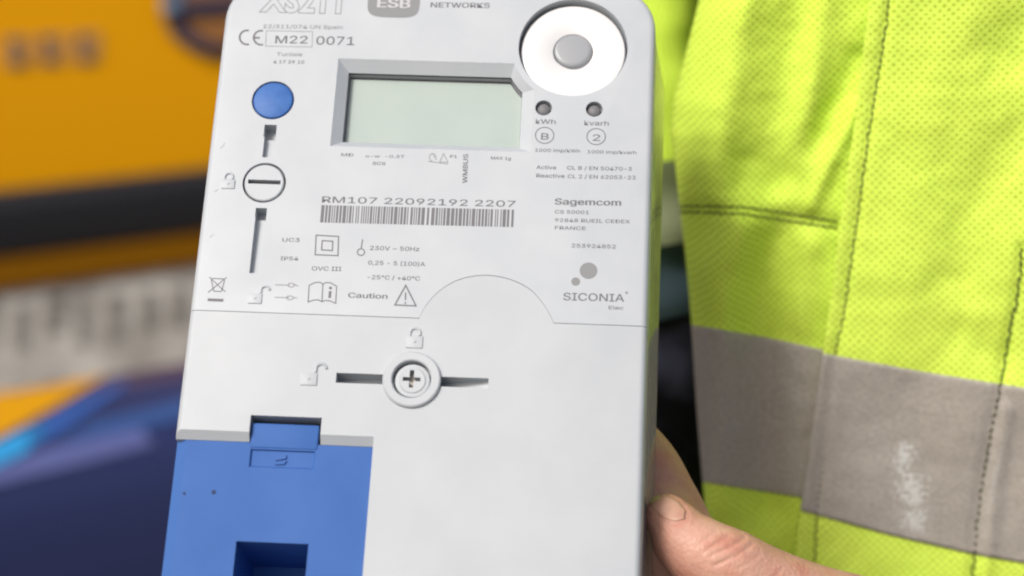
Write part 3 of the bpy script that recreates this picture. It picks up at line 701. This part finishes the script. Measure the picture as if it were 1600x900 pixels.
# ------------------------------------------------------------------ hand: one continuous surface
def chain(P, n=22, k=9):                                # (u, v, depth, radius in photo pixels)
    pts = []
    for i in range(len(P) - 1):
        p0, p1, p2, p3 = P[max(i - 1, 0)], P[i], P[i + 1], P[min(i + 2, len(P) - 1)]
        for q in range(k):
            t = q / k
            pts.append([0.5 * ((2 * p1[j]) + (p2[j] - p0[j]) * t + (2 * p0[j] - 5 * p1[j] + 4 * p2[j] - p3[j]) * t * t + (3 * p1[j] - p0[j] - 3 * p2[j] + p3[j]) * t ** 3) for j in range(4)])
    pts.append(list(P[-1]))
    C = [pt(u, v, d) - PERS for u, v, d, r in pts]; Rd = [r * d / F for u, v, d, r in pts]
    ms = tube(C, Rd, n)
    def ball(c, r):
        bm = bmesh.new(); bmesh.ops.create_icosphere(bm, subdivisions=3, radius=r, matrix=Matrix.Translation(c)); m_ = bpy.data.meshes.new('b'); bm.to_mesh(m_); bm.free(); return m_
    return [ms, ball(C[0], Rd[0]), ball(C[-1], Rd[-1])]
DT = 0.524
parts = []
parts += chain([(1043, 808, DT + .001, 37), (1054, 822, DT, 44), (1068, 842, DT - .001, 52), (1098, 867, DT - .002, 59), (1140, 889, DT - .002, 63), (1195, 913, DT, 60), (1270, 945, DT + .004, 64), (1370, 985, DT + .012, 78), (1480, 1040, DT + .022, 95)])   # thumb
parts += chain([(800, 650, .590, 44), (880, 648, .586, 47), (950, 672, .577, 50), (1005, 722, .567, 52), (1040, 790, .560, 56), (1085, 880, .556, 64), (1180, 960, .555, 80), (1330, 1010, .553, 100)])   # index finger
parts += chain([(790, 745, .592, 45), (870, 742, .588, 48), (950, 752, .576, 50), (1012, 775, .562, 52), (1052, 830, .553, 54), (1100, 920, .553, 66), (1200, 1000, .556, 90)])   # middle finger
parts += chain([(790, 850, .590, 44), (880, 848, .586, 47), (950, 862, .575, 49), (1010, 900, .562, 52), (1090, 970, .556, 64), (1210, 1050, .558, 90)])     # ring finger
parts += chain([(800, 960, .590, 38), (880, 960, .584, 41), (960, 985, .572, 43), (1040, 1030, .560, 52), (1220, 1110, .560, 85)])      # little finger
parts += chain([(1180, 1000, .556, 85), (1330, 1040, .556, 130), (1480, 1090, .556, 150), (1700, 1190, .545, 150), (2050, 1400, .52, 175), (2500, 1650, .50, 210)])   # palm, wrist, forearm
hm = joinm(parts)
ho = bpy.data.objects.new('tmp', hm); COL.objects.link(ho)
rm = ho.modifiers.new('r', 'REMESH'); rm.mode = 'VOXEL'; rm.voxel_size = .00085; rm.use_smooth_shade = True
smm = ho.modifiers.new('s', 'SMOOTH'); smm.factor = .5; smm.iterations = 6
hand_me = evmesh(ho); bpy.data.objects.remove(ho)
# skin creases over the thumb joint and folds beside the nail
CR = [([(1102, 861), (1124, 848), (1140, 836)], 2.6, .00052), ([(1110, 868), (1142, 855), (1164, 839)], 2.4, .0006), ([(1114, 885), (1148, 870), (1176, 851)], 2.4, .0006), ([(1090, 853), (1106, 840), (1118, 830)], 2.4, .0004),
      ([(1150, 890), (1172, 878), (1190, 864)], 2.0, .0003), ([(1027, 806), (1034, 813), (1048, 818), (1064, 818), (1074, 811)], 3.0, .00035), ([(1009, 800), (1024, 812), (1032, 830)], 2.4, .0003), ([(1064, 787), (1074, 799), (1074, 811)], 2.4, .0004), ([(1205, 905), (1225, 885)], 2.2, .00025), ([(1080, 885), (1096, 893)], 3, .0002)]
bm = bmesh.new(); bm.from_mesh(hand_me); bm.normal_update()
for v in bm.verts:
    c = CMI @ (v.co + PERS); d = -c.z
    if d > .54: continue
    u = 800 + F * c.x / d; w = 450 - F * c.y / d
    if not (995 < u < 1300 and 750 < w < 930): continue
    for P, wd, dp in CR:
        a = ridge(u, w, P, wd, dp)
        b_ = ridge(u, w, P, wd * 3.2, dp * .45)
        if b_ > 1e-6: v.co += v.normal * (b_ - a * 1.2)
bm.to_mesh(hand_me); bm.free()
def skin_mat():
    m = mat('skin', (.55, .31, .22), .5, 0, .4)
    tc, nz, cr = mottle(m, 55, (.48, .235, .17), (.60, .345, .255), 5, .35, .68)
    B(m).inputs['Subsurface Weight'].default_value = .12; B(m).inputs['Subsurface Radius'].default_value = (.004, .0015, .0008); B(m).inputs['Subsurface Scale'].default_value = .6
    n2 = N(m, 'ShaderNodeTexNoise'); n2.inputs['Scale'].default_value = 130; n2.inputs['Detail'].default_value = 4; lk(m, tc.outputs['Object'], n2.inputs['Vector'])
    r2 = N(m, 'ShaderNodeMapRange'); r2.inputs['From Min'].default_value = .48; r2.inputs['From Max'].default_value = .72; r2.inputs['To Max'].default_value = .7; lk(m, n2.outputs['Fac'], r2.inputs['Value'])
    mr_ = N(m, 'ShaderNodeMixRGB'); lk(m, r2.outputs[0], mr_.inputs[0]); lk(m, cr.outputs[0], mr_.inputs[1]); mr_.inputs[2].default_value = (.50, .20, .14, 1); lk(m, mr_.outputs[0], B(m).inputs['Base Color'])
    vz = N(m, 'ShaderNodeTexVoronoi'); vz.inputs['Scale'].default_value = 900; lk(m, tc.outputs['Object'], vz.inputs['Vector'])
    bp = N(m, 'ShaderNodeBump'); bp.inputs['Strength'].default_value = .6; bp.inputs['Distance'].default_value = .00025; lk(m, vz.outputs['Distance'], bp.inputs['Height']); lk(m, bp.outputs[0], B(m).inputs['Normal'])
    return m
M['skin'] = skin_mat()
hand = link('hand', hand_me, M['skin'], person)
for p in hand_me.polygons: p.use_smooth = True
def drape(target_me, origin, a, b, nu, nv, lift, far=99.0):     # patch between sight-line rows a and b laid on a surface
    bvh = BVHTree.FromPolygons([v.co + origin for v in target_me.vertices], [list(p.vertices) for p in target_me.polygons])
    G = []
    for j in range(nv + 1):
        row = []
        for i in range(nu + 1):
            pa = a(i / nu); pb = b(i / nu); t = j / nv
            u, v = pa[0] + (pb[0] - pa[0]) * t, pa[1] + (pb[1] - pa[1]) * t
            dr = (CM.to_3x3() @ ray(u, v)).normalized(); hit = bvh.ray_cast(O_, dr)
            row.append(None if hit[0] is None or hit[3] > far else hit[0] + hit[1] * lift)
        G.append(row)
    V, idx, Fc = [], {}, []
    for j, row in enumerate(G):
        for i, p in enumerate(row):
            if p is not None: idx[(i, j)] = len(V); V.append(p - origin)
    for j in range(nv):
        for i in range(nu):
            k = [(i, j), (i, j + 1), (i + 1, j + 1), (i + 1, j)]
            if all(q in idx for q in k): Fc.append([idx[q] for q in k])
    me = mesh(V, Fc)
    for p in me.polygons: p.use_smooth = True
    if Fc and sum(p.normal.dot((O_ - (p.center + origin)).normalized()) for p in me.polygons) < 0: me.flip_normals()
    return me
def pl(P): 
    def f(t):
        k = min(int(t * (len(P) - 1)), len(P) - 2); s = t * (len(P) - 1) - k
        return (P[k][0] + (P[k + 1][0] - P[k][0]) * s, P[k][1] + (P[k + 1][1] - P[k][1]) * s)
    return f
M['nail'] = mat('nail', (.5, .3, .2), .5); mottle(M['nail'], 200, (.47, .25, .175), (.56, .335, .235))
M['nailtip'] = mat('nail_edge', (.42, .34, .13), .5)
nm = drape(hand_me, PERS, pl([(1017, 779), (1030, 774), (1048, 777), (1062, 787), (1071, 799)]), pl([(1016, 785), (1022, 796), (1035, 808), (1054, 815), (1069, 811)]), 20, 12, .00010, .535)
no = link('thumb_nail', nm, M['nail'], hand); so = no.modifiers.new('t', 'SOLIDIFY'); so.thickness = .00012; so.offset = 0
nm = drape(hand_me, PERS, pl([(1016, 780), (1022, 776), (1031, 775)]), pl([(1017, 788), (1023, 785), (1032, 780)]), 12, 4, .00028, .535)
so = link('nail_edge', nm, M['nailtip'], no).modifiers.new('t', 'SOLIDIFY'); so.thickness = .0003; so.offset = 0
# ------------------------------------------------------------------ ground and gravel
M['ground'] = mat('ground_gravel', (.30, .28, .25), .95)
tc, nz, cr = mottle(M['ground'], 7, (.06, .052, .043), (.33, .31, .28), 3, .30, .68)
grain(M['ground'], 40, .8, .02)
g = mesh([(-60, -60, 0), (60, -60, 0), (60, 60, 0), (-60, 60, 0)], [[0, 1, 2, 3]])
tag(link('ground', g, M['ground']), kind='structure')
# ------------------------------------------------------------------ vehicles behind, both parked along the same line
HD = Vector((math.sin(R(59)), math.cos(R(59)), 0)); HN = Vector((math.cos(R(59)), -math.sin(R(59)), 0))
def onground(u, v, z):
    d = CM.to_3x3() @ ray(u, v); k = (z - CAMZ) / d.z; return O_ + d * k
def extrude_profile(base, prof, s0, s1, n, closed=True):     # prof: (out, z) along HN; base on the ground line
    V, Fc = [], []
    for i in range(n + 1):
        s = s0 + (s1 - s0) * i / n
        for o_, z in prof: V.append(Vector((base.x, base.y, 0)) + HD * s + HN * o_ + Vector((0, 0, z)))
    m_ = len(prof)
    for i in range(n):
        for k in range(m_ if closed else m_ - 1): Fc.append([i * m_ + k, (i + 1) * m_ + k, (i + 1) * m_ + (k + 1) % m_, i * m_ + (k + 1) % m_])
    if closed: Fc.append(list(range(m_))); Fc.append([n * m_ + k for k in range(m_)][::-1])
    return fixn(mesh(V, Fc))
def at0(me, o):
    for v in me.vertices: v.co -= o
    return me
VB = onground(160, 640, 0.0)
def vz(v, u=160, out=0.0):                              # height on the yellow side of what shows at (u, v)
    d = CM.to_3x3() @ ray(u, v); p = VB + HN * out; k = HN.dot(p - O_) / HN.dot(d); return (O_ + d * k).z
van_o = Vector((VB.x, VB.y, 0))
van = empty('yellow_van', Matrix.Translation(van_o))
tag(van, 'blurred amber yellow van side with a black bumper strip, behind the left of the meter', 'van')
M['amber'] = mat('amber_paint', (.72, .32, .0), .6, 0, .12); M['rubber'] = mat('black_rubber', (.012, .012, .015), .5); M['brown'] = mat('brown_lettering', (.42, .21, .05), .6)
M['navyl'] = mat('lamp_navy', (.02, .03, .07), .3); M['sillm'] = mat('shaded_amber_sill', (.27, .11, .002), .7, 0, .1)  # sill is amber paint with the bumper's shade mixed into its colour
z_b, z_k, z_y = vz(376), vz(345), vz(279)
link('body', at0(extrude_profile(VB, [(0, z_y - .05), (0, z_y), (-.40, z_y + .9), (-.55, z_y + 1.2), (-1.7, z_y + 1.25), (-1.7, z_y - .05)], -2.6, 2.6, 6), van_o), M['amber'], van, 30)
link('bumper_strip', at0(extrude_profile(VB, [(0, z_b), (.05, z_b + .01), (.06, z_k), (.055, z_y - .03), (.03, z_y - .004), (0, z_y), (-.4, z_y), (-.4, z_b)], -2.62, 2.62, 6), van_o), M['rubber'], van, 30)
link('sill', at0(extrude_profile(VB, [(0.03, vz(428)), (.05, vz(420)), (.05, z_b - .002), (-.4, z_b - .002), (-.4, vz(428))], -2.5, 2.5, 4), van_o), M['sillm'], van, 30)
LEAN = R(24)
LN = HN * math.cos(LEAN) + Vector((0, 0, 1)) * math.sin(LEAN)
def side(u, v, out):                                    # a spot on the leaning panel
    d = CM.to_3x3() @ ray(u, v); p = VB + Vector((0, 0, z_y)) + LN * out; k = LN.dot(p - O_) / LN.dot(d); return O_ + d * k
z_f = vz(429)
LFA = math.atan2(.22, z_f - .02); LF = HN * math.cos(LFA) + Vector((0, 0, 1)) * math.sin(LFA)
def face(u, v, out):                                    # a spot on the sloping lower front
    d = CM.to_3x3() @ ray(u, v); p = VB + Vector((0, 0, z_f)) + HN * .03 + LF * out; k = LF.dot(p - O_) / LF.dot(d); return O_ + d * k
M['plate'] = mat('weathered_pale_panel', (.3, .28, .25), .7); mottle(M['plate'], 9, (.22, .20, .17), (.46, .435, .39), 4, .33, .67)
M['faded'] = mat('faded_lettering', (.17, .155, .13), .8); mottle(M['faded'], 14, (.09, .083, .07), (.22, .205, .18))
lowf = link('lower_panel', at0(extrude_profile(VB, [(0.25, .02), (.03, z_f), (-.4, z_f), (-.4, .02)], -2.4, 2.5, 4), van_o), M['plate'], van, 30)
rc = random.Random(3)
for u0, w_, ya, yb in ((-30, 26, 470, 540), (22, 22, 480, 545), (74, 26, 462, 520), (120, 16, 470, 540), (170, 26, 462, 530), (222, 20, 455, 515), (268, 26, 450, 510), (320, 20, 450, 505)):
    A = [face(u, v, .006) - van_o for u, v in ((u0, ya), (u0 + w_, ya - 2), (u0 + w_ - 2, yb - 2), (u0 - 2, yb))]; Bq = [p - LF * .02 for p in A]
    link('faded_character', fixn(mesh(A + Bq, [[0, 1, 2, 3], [7, 6, 5, 4]] + [[i, (i + 1) % 4, 4 + (i + 1) % 4, 4 + i] for i in range(4)])), M['faded'], lowf)
def slab(poly, out, t, nm, mt, par):
    A = [side(u, v, out) - van_o for u, v in poly]; Bq = [p - LN * t for p in A]; n_ = len(A)
    return link(nm, fixn(mesh(A + Bq, [list(range(n_)), list(range(2 * n_ - 1, n_ - 1, -1))] + [[i, (i + 1) % n_, n_ + (i + 1) % n_, n_ + i] for i in range(n_)])), mt, par)
for k, u0 in enumerate((4, 58, 112)):                   # blurred brown characters on the side
    v0 = 58 - k * 3
    slab([(u0, v0), (u0 + 44, v0 - 3), (u0 + 43, v0 + 43), (u0 + 1, v0 + 46)], .006, .02, 'character', M['brown'], van)
for u0, v0 in ((14, 60), (66, 57), (122, 54), (20, 90), (70, 86), (128, 84)):
    slab([(u0, v0), (u0 + 16, v0 - 1), (u0 + 16, v0 + 12), (u0, v0 + 13)], .010, .02, 'character_stroke', M['navyl'], van)
cx_, cy_ = 342, 2
lamp = slab([(cx_ + 84 * math.cos(R(a)), cy_ + 84 * math.sin(R(a)) * .98) for a in range(0, 360, 12)], .03, .05, 'round_lamp', M['navyl'], van)
slab([(cx_ + 62 * math.cos(R(a)) + 6, cy_ + 62 * math.sin(R(a)) + 4) for a in range(0, 360, 12)], .04, .03, 'lens', mat('brown_lens', (.28, .12, .03), .3), lamp)
slab([(268, 2), (420, -10), (420, 8), (285, 19)], .06, .02, 'lamp_bar', M['navyl'], lamp)
slab([(256, -3), (280, -5), (280, 14), (258, 16)], .062, .02, 'painted_glint', mat('pale_blue_glint', (.16, .24, .34), .3), lamp)  # glint on the lamp, painted as a pale blue slab
# blue car in front of it
CB = onground(150, 727, .637); car_o = Vector((CB.x, CB.y, 0))
car = empty('blue_car', Matrix.Translation(car_o))
tag(car, 'blurred navy blue car with cyan and yellow stripes, left of the meter', 'car')
M['navy'] = mat('navy_paint', (.020, .027, .095), .35); M['royal'] = mat('royal_paint', (.032, .075, .225), .4)
M['cyan'] = mat('cyan_stripe', (.03, .30, .62), .4); M['yel'] = mat('yellow_stripe', (.62, .29, .002), .6, 0, .15); M['brightblue'] = mat('blue_stripe', (.03, .11, .40), .4); M['lav'] = mat('painted_sky_sheen', (.095, .11, .28), .4)
zs = .637
prof = [(0.03, .25), (.035, .5), (.02, zs - .05), (0, zs), (-.02, zs + .018), (-.06, zs + .03), (-.14, zs + .042), (-.20, zs + .046), (-.24, zs + .02), (-.26, zs - .1), (-.26, .25)]
cbody = link('body', at0(extrude_profile(CB, prof, -1.6, 1.4, 24), car_o), M['navy'], car, 50)
def livery(nm, mt, a, b, lift=.002):
    me = drape(cbody.data, car_o, pl(a), pl(b), 30, 10, lift)
    return link(nm, me, mt, car)
livery('stripe', M['yel'], [(-120, 640), (0, 600), (90, 575), (172, 560)], [(-120, 735), (0, 684), (90, 635), (172, 585)])
livery('stripe', M['cyan'], [(-120, 742), (0, 692), (40, 674), (70, 660)], [(-120, 775), (0, 726), (40, 708), (72, 672)])
livery('stripe', M['brightblue'], [(42, 673), (90, 650), (150, 618), (195, 596)], [(44, 700), (95, 672), (150, 634), (198, 602)])
livery('stripe', M['royal'], [(90, 690), (150, 660), (230, 640), (330, 612)], [(92, 694), (150, 685), (230, 670), (330, 645)])
livery('stripe', M['lav'], [(-120, 775), (0, 732), (70, 704), (220, 672)], [(-120, 792), (0, 756), (100, 733), (240, 696)], .003)  # sky reflection along the shoulder, painted on as a lavender strip
